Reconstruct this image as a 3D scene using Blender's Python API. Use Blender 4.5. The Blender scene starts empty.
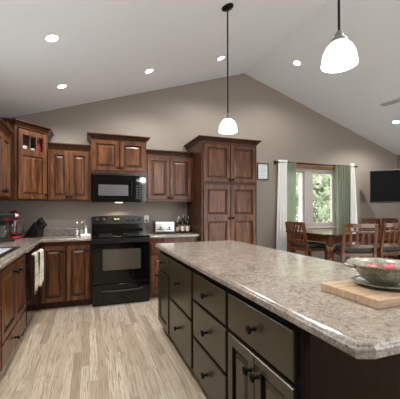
import bpy, bmesh, math, random
from mathutils import Vector, Matrix
random.seed(7)
PI = math.pi
SC = bpy.context.scene
C = SC.collection

# ------------------------------------------------------------------ camera
cam_d = bpy.data.cameras.new('camera')
cam = bpy.data.objects.new('camera', cam_d)
C.objects.link(cam)
F, YAW, CY, ROLL, CAMH = 300.34, .3539, 209.88, -.0034, 1.2792
_r = Vector((math.cos(YAW), -math.sin(YAW), 0)); _f = Vector((math.sin(YAW), math.cos(YAW), 0)); _u = Vector((0, 0, 1))
_r2 = _r*math.cos(ROLL) + _u*math.sin(ROLL); _u2 = -_r*math.sin(ROLL) + _u*math.cos(ROLL)
M4 = Matrix.Identity(4)
for i in range(3):
    M4[i][0] = _r2[i]; M4[i][1] = _u2[i]; M4[i][2] = -_f[i]
M4[2][3] = CAMH
cam.matrix_world = M4
cam_d.sensor_fit = 'HORIZONTAL'; cam_d.sensor_width = 36
cam_d.lens = F/400*36
cam_d.shift_y = (CY-199.5)/400
cam_d.clip_start = .05; cam_d.clip_end = 200
SC.camera = cam

# ------------------------------------------------------------------ world, lights, exposure
W = bpy.data.worlds.new('sky'); SC.world = W; W.use_nodes = True
bg = W.node_tree.nodes['Background']
bg.inputs[0].default_value = (.93, .97, 1.0, 1); bg.inputs[1].default_value = 3.0
SC.view_settings.view_transform = 'Standard'; SC.view_settings.look = 'None'
SC.view_settings.gamma = 1; SC.view_settings.use_curve_mapping = False
SC.view_settings.exposure = 0.98
CAN_W, PEND_W = 40.0, 9.0      # watts of each recessed lamp and each pendant bulb
LENS, SHADE = 9.0, 1.6         # glow of the lamp lenses and of the pendant glass

# ------------------------------------------------------------------ material helpers
def mat(name, col=(.5,.5,.5), rough=.5, metal=0, **k):
    m = bpy.data.materials.new(name); m.use_nodes = True
    b = m.node_tree.nodes['Principled BSDF']
    b.inputs['Base Color'].default_value = (*col, 1)
    b.inputs['Roughness'].default_value = rough; b.inputs['Metallic'].default_value = metal
    for a, v in k.items():
        b.inputs[a.replace('_', ' ')].default_value = v
    return m
def nodes(m):
    nt = m.node_tree
    return nt, nt.nodes['Principled BSDF']
def N(nt, t, **k):
    n = nt.nodes.new(t)
    for a, v in k.items(): setattr(n, a, v)
    return n
def L(nt, a, b): nt.links.new(a, b)
def ramp(nt, fac, stops):
    r = N(nt, 'ShaderNodeValToRGB'); e = r.color_ramp.elements
    while len(e) < len(stops): e.new(.5)
    for q, (p, c) in zip(e, stops):
        q.position = p; q.color = (*c, 1)
    if fac is not None: L(nt, fac, r.inputs[0])
    return r.outputs[0]
def mix(nt, f, a, b, mode='MIX'):
    n = N(nt, 'ShaderNodeMix', data_type='RGBA', blend_type=mode)
    for s, v in ((n.inputs[0], f), (n.inputs[6], a), (n.inputs[7], b)):
        if hasattr(v, 'is_linked'): L(nt, v, s)
        elif isinstance(v, tuple): s.default_value = (*v, 1)
        else: s.default_value = v
    return n.outputs[2]
def mth(nt, op, a, b=None):
    n = N(nt, 'ShaderNodeMath', operation=op)
    for s, v in zip(n.inputs, (a, b)):
        if v is None: continue
        if hasattr(v, 'is_linked'): L(nt, v, s)
        else: s.default_value = v
    return n.outputs[0]
def noise(nt, vec, scale, detail=4, rough=.55, dist=0):
    n = N(nt, 'ShaderNodeTexNoise'); n.inputs['Scale'].default_value = scale
    n.inputs['Detail'].default_value = detail; n.inputs['Roughness'].default_value = rough
    n.inputs['Distortion'].default_value = dist
    L(nt, vec, n.inputs['Vector']); return n.outputs['Fac']
def coords(nt, scale=(1,1,1), randomise=True):
    tc = N(nt, 'ShaderNodeTexCoord'); mp = N(nt, 'ShaderNodeMapping'); mp.inputs['Scale'].default_value = scale
    src = tc.outputs['Object']
    if randomise:
        oi = N(nt, 'ShaderNodeObjectInfo'); v = N(nt, 'ShaderNodeVectorMath', operation='MULTIPLY_ADD')
        cb = N(nt, 'ShaderNodeCombineXYZ')
        for i in range(3): L(nt, oi.outputs['Random'], cb.inputs[i])
        L(nt, cb.outputs[0], v.inputs[0]); v.inputs[1].default_value = (37, 19, 53); L(nt, src, v.inputs[2]); src = v.outputs[0]
    L(nt, src, mp.inputs[0]); return mp.outputs[0]
def wood(name, stops, rough=.35, grain=(9,9,.9), knots=True, fine=6, **k):
    m = mat(name, rough=rough, **k); nt, b = nodes(m)
    v = coords(nt, grain)
    n1 = noise(nt, v, 1.6, 6, .6, 1.2); n2 = noise(nt, v, fine, 3, .6, .3)
    f = mth(nt, 'ADD', mth(nt, 'MULTIPLY', n1, .72), mth(nt, 'MULTIPLY', n2, .28))
    col = ramp(nt, f, stops)
    if knots:
        v2 = coords(nt, (1, 1, .75)); vo = N(nt, 'ShaderNodeTexVoronoi'); vo.inputs['Scale'].default_value = 4.2
        L(nt, v2, vo.inputs['Vector'])
        kf = ramp(nt, vo.outputs['Distance'], [(.05, (1,1,1)), (.17, (0,0,0))])
        col = mix(nt, mth(nt, 'MULTIPLY', kf, .75), col, tuple(c*.35 for c in stops[0][1]))
    L(nt, col, b.inputs['Base Color'])
    return m
def speckle(name, stops, rough, scale=1.0):
    m = mat(name, rough=rough); nt, b = nodes(m)
    v = coords(nt, (1,1,1), False)
    big = noise(nt, v, 9*scale, 5, .7, .6); mid = noise(nt, v, 48*scale, 4, .7); fin = noise(nt, v, 170*scale, 2, .6)
    f = mth(nt, 'ADD', mth(nt, 'MULTIPLY', big, .24), mth(nt, 'ADD', mth(nt, 'MULTIPLY', mid, .42), mth(nt, 'MULTIPLY', fin, .34)))
    col = ramp(nt, f, stops)
    pk = noise(nt, v, 14*scale, 4, .7, 1.0)
    col = mix(nt, ramp(nt, pk, [(.52, (0,0,0)), (.66, (.55,.55,.55))]), col, (.33, .25, .20))
    L(nt, col, b.inputs['Base Color']); return m
def paint(name, col, rough=.75, amt=.06):
    m = mat(name, col, rough); nt, b = nodes(m)
    v = coords(nt, (1,1,1), False); n = noise(nt, v, 2.5, 4)
    L(nt, mix(nt, n, tuple(c*(1-amt) for c in col), tuple(min(1, c*(1+amt)) for c in col)), b.inputs['Base Color'])
    bp = N(nt, 'ShaderNodeBump'); bp.inputs['Strength'].default_value = .04; bp.inputs['Distance'].default_value = .01
    L(nt, noise(nt, v, 160, 2), bp.inputs['Height']); L(nt, bp.outputs[0], b.inputs['Normal'])
    return m

# ------------------------------------------------------------------ materials
M = {}
M['wall'] = paint('taupe_paint', (.262, .220, .184), .62)
M['ceil'] = paint('ceiling_paint', (.78, .82, .85), .8, .02)
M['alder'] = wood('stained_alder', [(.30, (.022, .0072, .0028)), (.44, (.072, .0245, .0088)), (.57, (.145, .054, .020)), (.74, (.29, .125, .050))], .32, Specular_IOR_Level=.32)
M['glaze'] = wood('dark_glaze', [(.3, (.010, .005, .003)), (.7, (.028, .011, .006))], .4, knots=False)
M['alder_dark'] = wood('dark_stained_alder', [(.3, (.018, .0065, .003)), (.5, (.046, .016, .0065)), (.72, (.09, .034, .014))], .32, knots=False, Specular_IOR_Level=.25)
M['espresso'] = wood('espresso_paint', [(.3, (.027, .0205, .0095)), (.7, (.041, .031, .015))], .27, knots=False)
M['end_panel'] = wood('dark_stained_panel', [(.3, (.012, .007, .0027)), (.7, (.020, .0115, .0045))], .6, knots=False, Specular_IOR_Level=.05)
M['shade_black'] = mat('shade_black', (.004, .004, .004), .5, Specular_IOR_Level=.12)  # island carcass colour, blackened to paint in the shade between the fronts
M['counter'] = speckle('laminate_stone', [(.38, (.095, .073, .057)), (.455, (.185, .152, .122)), (.51, (.255, .22, .183)), (.565, (.31, .275, .235)), (.65, (.41, .375, .328))], .17)
M['iron'] = mat('dark_bronze', (.012, .010, .009), .3, .7)
M['black_gloss'] = mat('black_enamel', (.003, .003, .003), .06, Specular_IOR_Level=.4)
M['black_satin'] = mat('black_satin', (.010, .010, .011), .28)
M['black_glass'] = mat('black_glass', (.003, .003, .003), .03)
M['grey_mesh'] = mat('grey_door_mesh', (.085, .085, .085), .3)
M['oven_window'] = mat('oven_window_glass', (.07, .06, .045), .06, Specular_IOR_Level=.9)
M['burner'] = mat('burner_print', (.12, .12, .12), .3)
M['chrome'] = mat('brushed_steel', (.75, .75, .76), .18, 1)
M['toaster'] = mat('toaster_steel', (.86, .86, .86), .36, .85)
M['basin'] = mat('basin_steel', (.80, .81, .82), .4, .6)
M['steel'] = mat('satin_steel', (.62, .62, .63), .3, 1)
M['nickel'] = mat('satin_nickel', (.33, .32, .31), .38, .8)
M['white'] = mat('white_plastic', (.78, .78, .76), .4)
M['ceramic_white'] = mat('white_ceramic', (.82, .83, .84), .2)
M['red'] = mat('red_enamel', (.24, .007, .011), .18)
M['black_plastic'] = mat('black_plastic', (.010, .010, .011), .35)
M['glass'] = mat('clear_glass', (1, 1, 1), .02, Transmission_Weight=1.0, IOR=1.45)
M['cherry'] = wood('cherry_wood', [(.3, (.035, .010, .0035)), (.5, (.11, .036, .012)), (.7, (.21, .08, .027))], .25, grain=(10,10,2), knots=False)
M['cherry_top'] = wood('polished_cherry', [(.3, (.022, .007, .003)), (.5, (.06, .020, .008)), (.7, (.11, .042, .016))], .10, grain=(10,10,2), knots=False, Specular_IOR_Level=.8)
M['cushion'] = paint('green_seat_cloth', (.032, .042, .036), .8)
M['curtain_w'] = paint('white_curtain_cloth', (.80, .79, .77), .85)
M['frame_wood'] = wood('brown_frame_wood', [(.3, (.05, .028, .017)), (.7, (.13, .075, .045))], .45, knots=False)
M['vinyl'] = paint('taupe_window_vinyl', (.42, .38, .34), .5)
M['casing'] = wood('stained_pine_casing', [(.3, (.12, .05, .02)), (.7, (.27, .13, .06))], .4, grain=(1, 9, 9), knots=False)
M['board'] = wood('butcher_block', [(.3, (.25, .15, .085)), (.5, (.40, .275, .175)), (.7, (.52, .385, .27))], .5, grain=(2.2, 30, 30), knots=False)
M['stoneware'] = speckle('green_stoneware', [(.33, (.07, .068, .048)), (.47, (.19, .18, .13)), (.58, (.31, .31, .25)), (.70, (.50, .53, .50))], .25, .8)
M['apple'] = None
M['bark'] = wood('tree_bark', [(.3, (.10, .08, .06)), (.7, (.28, .25, .21))], .9, grain=(6,6,1), knots=False)
M['birch_bark'] = wood('birch_bark', [(.25, (.12, .11, .10)), (.42, (.62, .60, .56)), (.8, (.80, .79, .75))], .9, grain=(2,2,9), knots=False)
M['grass'] = paint('lawn', (.16, .24, .08), .95, .3)
M['screen'] = mat('tv_screen', (.003, .003, .004), .3, Specular_IOR_Level=.12)
M['tv_bezel'] = mat('tv_bezel', (.008, .008, .008), .25)
M['fan_white'] = mat('fan_blade_lacquer', (.45, .45, .45), .25)

def emissive(name, col, s):
    m = mat(name, col, .4); b = m.node_tree.nodes['Principled BSDF']
    b.inputs['Emission Color'].default_value = (*col, 1); b.inputs['Emission Strength'].default_value = s
    return m
M['lens'] = emissive('lamp_lens', (1, .98, .94), LENS)
M['shade'] = emissive('lit_opal_glass', (1, .975, .94), SHADE)
M['warm_lens'] = emissive('warm_lens', (1, .75, .45), 5)
M['display'] = emissive('clock_display', (.35, .6, .25), .12)

def fruit_mat():
    m = mat('red_apple_skin', rough=.3); nt, b = nodes(m); v = coords(nt, (1,1,.5))
    L(nt, ramp(nt, noise(nt, v, 26, 3), [(.35, (.42, .03, .06)), (.55, (.60, .10, .13)), (.75, (.72, .36, .28))]), b.inputs['Base Color']); return m
M['apple'] = fruit_mat()
def leaf_mat(name, a, bb):
    m = bpy.data.materials.new(name); m.use_nodes = True; nt = m.node_tree; b = nt.nodes['Principled BSDF']
    v = coords(nt, (1,1,1)); n = noise(nt, v, 3.5, 3)
    col = mix(nt, ramp(nt, n, [(.35, (0,0,0)), (.65, (1,1,1))]), a, bb)
    L(nt, col, b.inputs['Base Color']); b.inputs['Roughness'].default_value = .6
    t = N(nt, 'ShaderNodeBsdfTranslucent'); L(nt, col, t.inputs[0]); ms = N(nt, 'ShaderNodeMixShader'); ms.inputs[0].default_value = .5
    L(nt, b.outputs[0], ms.inputs[1]); L(nt, t.outputs[0], ms.inputs[2]); L(nt, ms.outputs[0], nt.nodes['Material Output'].inputs[0])
    return m
M['leaf_pale'] = leaf_mat('pale_leaves', (.30, .35, .22), (.62, .64, .52))
M['leaf_mid'] = leaf_mat('green_leaves', (.20, .26, .13), (.44, .49, .33))
def sheer(name, col, tr):
    m = bpy.data.materials.new(name); m.use_nodes = True; nt = m.node_tree; b = nt.nodes['Principled BSDF']
    v = coords(nt, (40, 40, 1), False); n = noise(nt, v, 3, 3)
    c = mix(nt, n, tuple(x*.8 for x in col), tuple(x*1.15 for x in col))
    L(nt, c, b.inputs['Base Color']); b.inputs['Roughness'].default_value = .9
    t = N(nt, 'ShaderNodeBsdfTranslucent'); L(nt, c, t.inputs[0])
    m1 = N(nt, 'ShaderNodeMixShader'); m1.inputs[0].default_value = .5
    L(nt, b.outputs[0], m1.inputs[1]); L(nt, t.outputs[0], m1.inputs[2])
    tp = N(nt, 'ShaderNodeBsdfTransparent'); m2 = N(nt, 'ShaderNodeMixShader'); m2.inputs[0].default_value = tr
    L(nt, m1.outputs[0], m2.inputs[1]); L(nt, tp.outputs[0], m2.inputs[2]); L(nt, m2.outputs[0], nt.nodes['Material Output'].inputs[0])
    return m
M['curtain_g'] = sheer('sage_green_sheer', (.40, .44, .34), .42)
def pane_mat():
    m = bpy.data.materials.new('window_pane_glass'); m.use_nodes = True; nt = m.node_tree; nt.nodes.remove(nt.nodes['Principled BSDF'])
    g = N(nt, 'ShaderNodeBsdfGlossy'); g.inputs['Roughness'].default_value = .02
    t = N(nt, 'ShaderNodeBsdfTransparent'); lw_ = N(nt, 'ShaderNodeLayerWeight'); lw_.inputs[0].default_value = .5; fr = mth(nt, 'ADD', mth(nt, 'MULTIPLY', mth(nt, 'POWER', lw_.outputs['Facing'], 5), .7), .03)
    x = N(nt, 'ShaderNodeMixShader'); L(nt, fr, x.inputs[0]); L(nt, t.outputs[0], x.inputs[1]); L(nt, g.outputs[0], x.inputs[2])
    L(nt, x.outputs[0], nt.nodes['Material Output'].inputs[0]); return m
M['pane'] = pane_mat()

def floor_mat():
    m = mat('light_oak_planks', rough=.36); nt, b = nodes(m)
    tc = N(nt, 'ShaderNodeTexCoord'); sp = N(nt, 'ShaderNodeSeparateXYZ'); L(nt, tc.outputs['Object'], sp.inputs[0])
    xr = mth(nt, 'DIVIDE', sp.outputs[0], .064); row = mth(nt, 'FLOOR', xr)
    wn = N(nt, 'ShaderNodeTexWhiteNoise', noise_dimensions='1D'); L(nt, row, wn.inputs['W'])
    yo = mth(nt, 'DIVIDE', mth(nt, 'ADD', sp.outputs[1], mth(nt, 'MULTIPLY', wn.outputs['Value'], 3.1)), 1.05); seg = mth(nt, 'FLOOR', yo)
    cb = N(nt, 'ShaderNodeCombineXYZ'); L(nt, row, cb.inputs[0]); L(nt, seg, cb.inputs[1])
    w2 = N(nt, 'ShaderNodeTexWhiteNoise', noise_dimensions='3D'); L(nt, cb.outputs[0], w2.inputs['Vector'])
    base = ramp(nt, w2.outputs['Value'], [(0, (.27, .20, .135)), (.25, (.38, .30, .215)), (.5, (.43, .355, .265)), (.8, (.475, .40, .305)), (1, (.55, .475, .375))])
    # grain: stretched noise, shifted plank by plank
    sc = N(nt, 'ShaderNodeVectorMath', operation='MULTIPLY_ADD'); L(nt, tc.outputs['Object'], sc.inputs[0]); sc.inputs[1].default_value = (38, 1.5, 1)
    sh = N(nt, 'ShaderNodeVectorMath', operation='SCALE'); L(nt, w2.outputs['Color'], sh.inputs[0]); sh.inputs['Scale'].default_value = 40
    L(nt, sh.outputs[0], sc.inputs[2])
    g1 = noise(nt, sc.outputs[0], 1.15, 7, .66, 2.4)
    col = mix(nt, ramp(nt, g1, [(.37, (.95,.95,.95)), (.45, (.5,.5,.5)), (.54, (0,0,0))]), base, (.19, .125, .07))
    g2 = noise(nt, sc.outputs[0], 6, 3, .6)
    col = mix(nt, mth(nt, 'MULTIPLY', g2, .22), col, (.63, .56, .47))
    fx = mth(nt, 'FRACT', xr); fy = mth(nt, 'FRACT', yo)
    seam = mth(nt, 'MAXIMUM', mth(nt, 'LESS_THAN', fx, .022), mth(nt, 'LESS_THAN', fy, .0022))
    col = mix(nt, mth(nt, 'MULTIPLY', seam, .6), col, (.16, .11, .07))
    L(nt, col, b.inputs['Base Color'])
    bp = N(nt, 'ShaderNodeBump'); bp.inputs['Strength'].default_value = .12; bp.inputs['Distance'].default_value = .004
    L(nt, g1, bp.inputs['Height']); L(nt, bp.outputs[0], b.inputs['Normal'])
    return m
M['floor'] = floor_mat()
def plaid(name, cols):
    m = mat(name, rough=.9); nt, b = nodes(m)
    tc = N(nt, 'ShaderNodeTexCoord'); sp = N(nt, 'ShaderNodeSeparateXYZ'); L(nt, tc.outputs['Object'], sp.inputs[0])
    def bands(s, per, w): return mth(nt, 'LESS_THAN', mth(nt, 'FRACT', mth(nt, 'DIVIDE', s, per)), w)
    c = mix(nt, mth(nt, 'MULTIPLY', bands(sp.outputs[1], .075, .22), .55), cols[0], cols[1])
    c = mix(nt, mth(nt, 'MULTIPLY', bands(sp.outputs[2], .075, .22), .5), c, cols[1])
    sh = mth(nt, 'ADD', sp.outputs[1], .03)
    c = mix(nt, mth(nt, 'MULTIPLY', bands(sh, .15, .16), .75), c, cols[2])
    sh2 = mth(nt, 'ADD', sp.outputs[2], .03)
    c = mix(nt, mth(nt, 'MULTIPLY', bands(sh2, .15, .12), .55), c, cols[2])
    L(nt, c, b.inputs['Base Color']); return m
M['towel'] = plaid('plaid_towel_cloth', ((.58, .54, .43), (.48, .35, .12), (.05, .055, .09)))
M['towel_w'] = plaid('white_checked_towel_cloth', ((.66, .63, .57), (.52, .46, .34), (.30, .29, .28)))

# ------------------------------------------------------------------ mesh helpers
class G:
    def __init__(s): s.b = bmesh.new()
    def box(s, x0, x1, y0, y1, z0, z1, bev=0, seg=2):
        v = [s.b.verts.new(p) for p in ((x0,y0,z0),(x1,y0,z0),(x1,y1,z0),(x0,y1,z0),(x0,y0,z1),(x1,y0,z1),(x1,y1,z1),(x0,y1,z1))]
        fs = [s.b.faces.new([v[i] for i in q]) for q in ((3,2,1,0),(4,5,6,7),(0,1,5,4),(1,2,6,5),(2,3,7,6),(3,0,4,7))]
        if bev:
            es = list({e for f in fs for e in f.edges})
            bmesh.ops.bevel(s.b, geom=es, offset=bev, segments=seg, profile=.5, affect='EDGES')
        return s
    def prism(s, poly, z0, z1, bev=0, seg=2, top_only=False):
        a = [s.b.verts.new((x, y, z0)) for x, y in poly]; c = [s.b.verts.new((x, y, z1)) for x, y in poly]; n = len(poly)
        fs = [s.b.faces.new(a[::-1]), s.b.faces.new(c)]
        for i in range(n): fs.append(s.b.faces.new((a[i], a[(i+1)%n], c[(i+1)%n], c[i])))
        if bev:
            es = list(fs[1].edges) + ([] if top_only else list(fs[0].edges))
            bmesh.ops.bevel(s.b, geom=es, offset=bev, segments=seg, profile=.5, affect='EDGES')
        return s
    def yprism(s, poly, y0, y1):       # polygon in XZ, extruded in Y
        a = [s.b.verts.new((x, y0, z)) for x, z in poly]; c = [s.b.verts.new((x, y1, z)) for x, z in poly]; n = len(poly)
        s.b.faces.new(a); s.b.faces.new(c[::-1])
        for i in range(n): s.b.faces.new((a[(i+1)%n], a[i], c[i], c[(i+1)%n]))
        return s
    def lathe(s, prof, c=(0,0,0), seg=24, axis='z', rot=None):
        rings = []
        for r, z in prof:
            ring = []
            for k in range(1 if r < 1e-6 else seg):
                t = 2*PI*k/seg; p = Vector((r*math.cos(t), r*math.sin(t), z))
                if axis == 'y': p = Vector((p.x, -p.z, p.y))       # profile runs towards -y
                if axis == 'x': p = Vector((p.z, p.x, p.y))
                if rot is not None: p = rot @ p
                ring.append(s.b.verts.new(p + Vector(c)))
            rings.append(ring)
        for a, b in zip(rings, rings[1:]):
            for k in range(seg):
                q = [a[k % len(a)], a[(k+1) % len(a)], b[(k+1) % len(b)], b[k % len(b)]]
                q = [v for i, v in enumerate(q) if v not in q[:i]]
                if len(q) > 2: s.b.faces.new(q)
        return s
    def tube(s, pts, r, seg=10, cap=True):
        pts = [Vector(p) for p in pts]; rs = r if isinstance(r, (list, tuple)) else [r]*len(pts); rings = []
        for i, p in enumerate(pts):
            d = (pts[min(i+1, len(pts)-1)] - pts[max(i-1, 0)]).normalized()
            u = d.cross(Vector((0,0,1)))
            if u.length < .05: u = d.cross(Vector((0,1,0)))
            u.normalize(); w = d.cross(u)
            rings.append([s.b.verts.new(p + (u*math.cos(2*PI*k/seg) + w*math.sin(2*PI*k/seg))*rs[i]) for k in range(seg)])
        for a, b in zip(rings, rings[1:]):
            for k in range(seg): s.b.faces.new((a[k], a[(k+1)%seg], b[(k+1)%seg], b[k]))
        if cap: s.b.faces.new(rings[0][::-1]); s.b.faces.new(rings[-1])
        return s
    def beam(s, p, q, w, t, side=(1,0,0)):   # rectangular bar between two points
        p, q = Vector(p), Vector(q); d = (q-p).normalized(); a = Vector(side); a = (a - d*a.dot(d)).normalized(); n = d.cross(a)
        R = []
        for c in (p, q): R.append([s.b.verts.new(c + a*w/2*i + n*t/2*j) for i, j in ((-1,-1),(1,-1),(1,1),(-1,1))])
        for k in range(4): s.b.faces.new((R[0][k], R[0][(k+1)%4], R[1][(k+1)%4], R[1][k]))
        s.b.faces.new(R[0][::-1]); s.b.faces.new(R[1]); return s
    def sweep(s, path, prof):           # profile (out, up); path in XY, outward is to the right of travel
        n = len(path); rings = []
        for i, p in enumerate(path):
            p = Vector(p)
            d1 = (Vector(path[i]) - Vector(path[i-1])).normalized() if i else None
            d2 = (Vector(path[i+1]) - Vector(path[i])).normalized() if i < n-1 else None
            d1 = d1 or d2; d2 = d2 or d1
            n1 = Vector((d1.y, -d1.x)); n2 = Vector((d2.y, -d2.x)); m = (n1+n2).normalized(); k = 1/max(.3, m.dot(n1))
            rings.append([s.b.verts.new((p.x + m.x*o*k, p.y + m.y*o*k, z)) for o, z in prof])
        q = len(prof)
        for a, b in zip(rings, rings[1:]):
            for k in range(q): s.b.faces.new((a[k], b[k], b[(k+1)%q], a[(k+1)%q]))
        s.b.faces.new(rings[0]); s.b.faces.new(rings[-1][::-1]); return s
    def panel(s, x0, x1, z0, z1, y, loops, glaze=()):   # rectangular relief facing -y: loops of (inset, y offset)
        rings = []
        for i, o in loops:
            rings.append([s.b.verts.new(p) for p in ((x0+i, y+o, z0+i), (x1-i, y+o, z0+i), (x1-i, y+o, z1-i), (x0+i, y+o, z1-i))])
        for i, (a, b) in enumerate(zip(rings, rings[1:])):
            for k in range(4): s.b.faces.new((a[k], a[(k+1)%4], b[(k+1)%4], b[k])).material_index = int(i in glaze)
        s.b.faces.new(rings[-1]); s.b.faces.new(rings[0][::-1]); return s
    def sphere(s, c, r, sc=(1,1,1), u=16, v=10):
        pr = [(r*math.sin(PI*k/v)*sc[0], -r*math.cos(PI*k/v)*sc[2]) for k in range(v+1)]
        pr[0] = (0, pr[0][1]); pr[-1] = (0, pr[-1][1]); return s.lathe(pr, c, u)
def obj(name, g, m, parent=None, smooth=False):
    bm = g.b
    bmesh.ops.recalc_face_normals(bm, faces=bm.faces[:])
    me = bpy.data.meshes.new(name); bm.to_mesh(me); bm.free()
    me.materials.append(m)
    if smooth:
        for p in me.polygons: p.use_smooth = True
        try: me.set_sharp_from_angle(angle=math.radians(40))
        except Exception: pass
    o = bpy.data.objects.new(name, me); C.objects.link(o)
    if parent is not None: o.parent = parent
    return o
def tag(o, label, cat, group=None):
    o['label'] = label; o['category'] = cat
    if group: o['group'] = group
    return o
def thing(name, label, cat, loc=(0,0,0), rz=0, group=None):
    o = bpy.data.objects.new(name, None); C.objects.link(o); o.location = loc; o.rotation_euler = (0, 0, rz); o.empty_display_size = .1
    return tag(o, label, cat, group)
def struct(name, g, m, smooth=False):
    o = obj(name, g, m, None, smooth); o['kind'] = 'structure'; return o
def inst(o, parent, loc=(0,0,0), rz=0):      # another part with the same mesh
    c = o.copy(); C.objects.link(c); c.parent = parent; c.location = loc; c.rotation_euler = (0, 0, rz); return c
def dup(root, loc, rz, label, group=None):
    r = root.copy(); C.objects.link(r); r.location = loc; r.rotation_euler = (0, 0, rz); r['label'] = label
    if group: r['group'] = group
    for ch in list(root.children):
        c = ch.copy(); C.objects.link(c); c.parent = r
        for g in list(ch.children):
            d = g.copy(); C.objects.link(d); d.parent = c
    return r

# ------------------------------------------------------------------ the setting
XL, XR, YW, YB = -1.17, 6.56, 4.844, -2.6
XRID, ZRID, PIT = 2.662, 3.761, .3224
def zc(x): return ZRID - PIT*abs(x - XRID)
g = G(); g.box(XL-.15, XR+.15, YB, YW+.15, -.12, 0); struct('floor', g, M['floor'])
g = G()
g.yprism([(XL-.15, zc(XL-.15)), (XRID, ZRID), (XR+.15, zc(XR+.15)), (XR+.15, zc(XR+.15)+.2), (XRID, ZRID+.2), (XL-.15, zc(XL-.15)+.2)], YB, YW+.15)
struct('ceiling', g, M['ceil'])
WX0, WX1, WZ0, WZ1 = 3.42, 4.80, .93, 2.09          # window opening
g = G()
g.yprism([(XL, 0), (WX0, 0), (WX0, zc(WX0)), (XRID, ZRID), (XL, zc(XL))], YW, YW+.14)
g.yprism([(WX0, 0), (WX1, 0), (WX1, WZ0), (WX0, WZ0)], YW, YW+.14)
g.yprism([(WX0, WZ1), (WX1, WZ1), (WX1, zc(WX1)), (WX0, zc(WX0))], YW, YW+.14)
g.yprism([(WX1, 0), (XR, 0), (XR, zc(XR)), (WX1, zc(WX1))], YW, YW+.14)
struct('wall_back', g, M['wall'])
g = G()
RX0, RX1, RZ1 = 1.9, 6.1, 2.3                     # unseen patio opening added behind the camera, placed for daylight and reflections
g.yprism([(XL, 0), (RX0, 0), (RX0, zc(RX0)), (XL, zc(XL))], YB-.14, YB)
g.yprism([(RX1, 0), (XR, 0), (XR, zc(XR)), (RX1, zc(RX1))], YB-.14, YB)
g.yprism([(RX0, RZ1), (RX1, RZ1), (RX1, zc(RX1)), (XRID, ZRID), (RX0, zc(RX0))], YB-.14, YB)
struct('wall_rear', g, M['wall'])
KY0, KY1, KZ0, KZ1 = 2.15, 3.22, 1.10, 2.05         # unseen window over the sink, added for its side light
g = G(); zt = zc(XL)+.02
g.box(XL-.14, XL, YB, KY0, 0, zt); g.box(XL-.14, XL, KY1, YW+.14, 0, zt); g.box(XL-.14, XL, KY0, KY1, 0, KZ0); g.box(XL-.14, XL, KY0, KY1, KZ1, zt)
struct('wall_left', g, M['wall'])
g = G(); g.box(XR, XR+.14, YB, YW+.14, 0, zc(XR)+.02); struct('wall_right', g, M['wall'])
g = G(); g.box(2.51, XR-.016, YW-.015, YW, 0, .10, .004); struct('baseboard_back', g, M['alder_dark'])
g = G(); g.box(XR-.015, XR, YB, YW-.016, 0, .10, .004); struct('baseboard_right', g, M['alder_dark'])
# window: vinyl frame with two sashes and a wide mullion, stained head casing
win = bpy.data.objects.new('window_1', None); C.objects.link(win); win['kind'] = 'structure'
g = G()
y0, y1 = YW+.02, YW+.10
g.box(WX0, WX1, y0, y1, WZ0, WZ0+.055); g.box(WX0, WX1, y0, y1, WZ1-.05, WZ1)
g.box(WX0, WX0+.05, y0, y1, WZ0+.055, WZ1-.05); g.box(WX1-.05, WX1, y0, y1, WZ0+.055, WZ1-.05)
g.box(4.005, 4.195, y0-.012, y1, WZ0+.055, WZ1-.05, .006)
obj('window_frame', g, M['vinyl'], win)
g = G()
for a, b in ((WX0+.05, 4.005), (4.195, WX1-.05)):
    g.panel(a, b, WZ0+.055, WZ1-.05, y0+.03, [(0, .03), (0, -.012), (.028, -.012), (.034, .0), (.034, .03)]) if False else None
    for q in ((a, a+.03, WZ0+.055, WZ1-.05), (b-.03, b, WZ0+.055, WZ1-.05)): g.box(q[0], q[1], y0+.015, y1-.01, q[2], q[3], .004)
    g.box(a+.03, b-.03, y0+.015, y1-.01, WZ0+.055, WZ0+.085, .004); g.box(a+.03, b-.03, y0+.015, y1-.01, WZ1-.08, WZ1-.05, .004)
obj('window_sash', g, M['vinyl'], win)
g = G(); g.box(WX0+.08, 3.975, YW+.05, YW+.056, WZ0+.085, WZ1-.08); obj('window_pane', g, M['pane'], win)
g = G(); g.box(4.225, WX1-.08, YW+.05, YW+.056, WZ0+.085, WZ1-.08); obj('window_pane', g, M['pane'], win)
g = G(); g.box(WX0-.06, WX1+.06, YW-.05, YW+.02, WZ0-.03, WZ0, .006); obj('window_sill', g, M['vinyl'], win)
g = G(); g.box(WX0-.07, WX1+.07, YW-.022, YW, WZ1, WZ1+.085, .004); g.box(WX0-.09, WX1+.09, YW-.035, YW, WZ1+.085, WZ1+.10, .004)
obj('window_head_casing', g, M['casing'], win)
win = bpy.data.objects.new('added_window', None); C.objects.link(win); win['kind'] = 'structure'
g = G()
for q in ((KY0, KY0+.05, KZ0, KZ1), (KY1-.05, KY1, KZ0, KZ1), (KY0+.05, KY1-.05, KZ0, KZ0+.05), (KY0+.05, KY1-.05, KZ1-.05, KZ1)): g.box(XL-.11, XL-.02, *q)
obj('window_frame', g, M['vinyl'], win)
g = G(); g.box(XL-.07, XL-.064, KY0+.05, KY1-.05, KZ0+.05, KZ1-.05); obj('window_pane', g, M['pane'], win)
# ground and trees outside
g = G(); g.box(-30, 40, YW+.15, 45, -.45, -.40); struct('ground', g, M['grass'])

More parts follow.
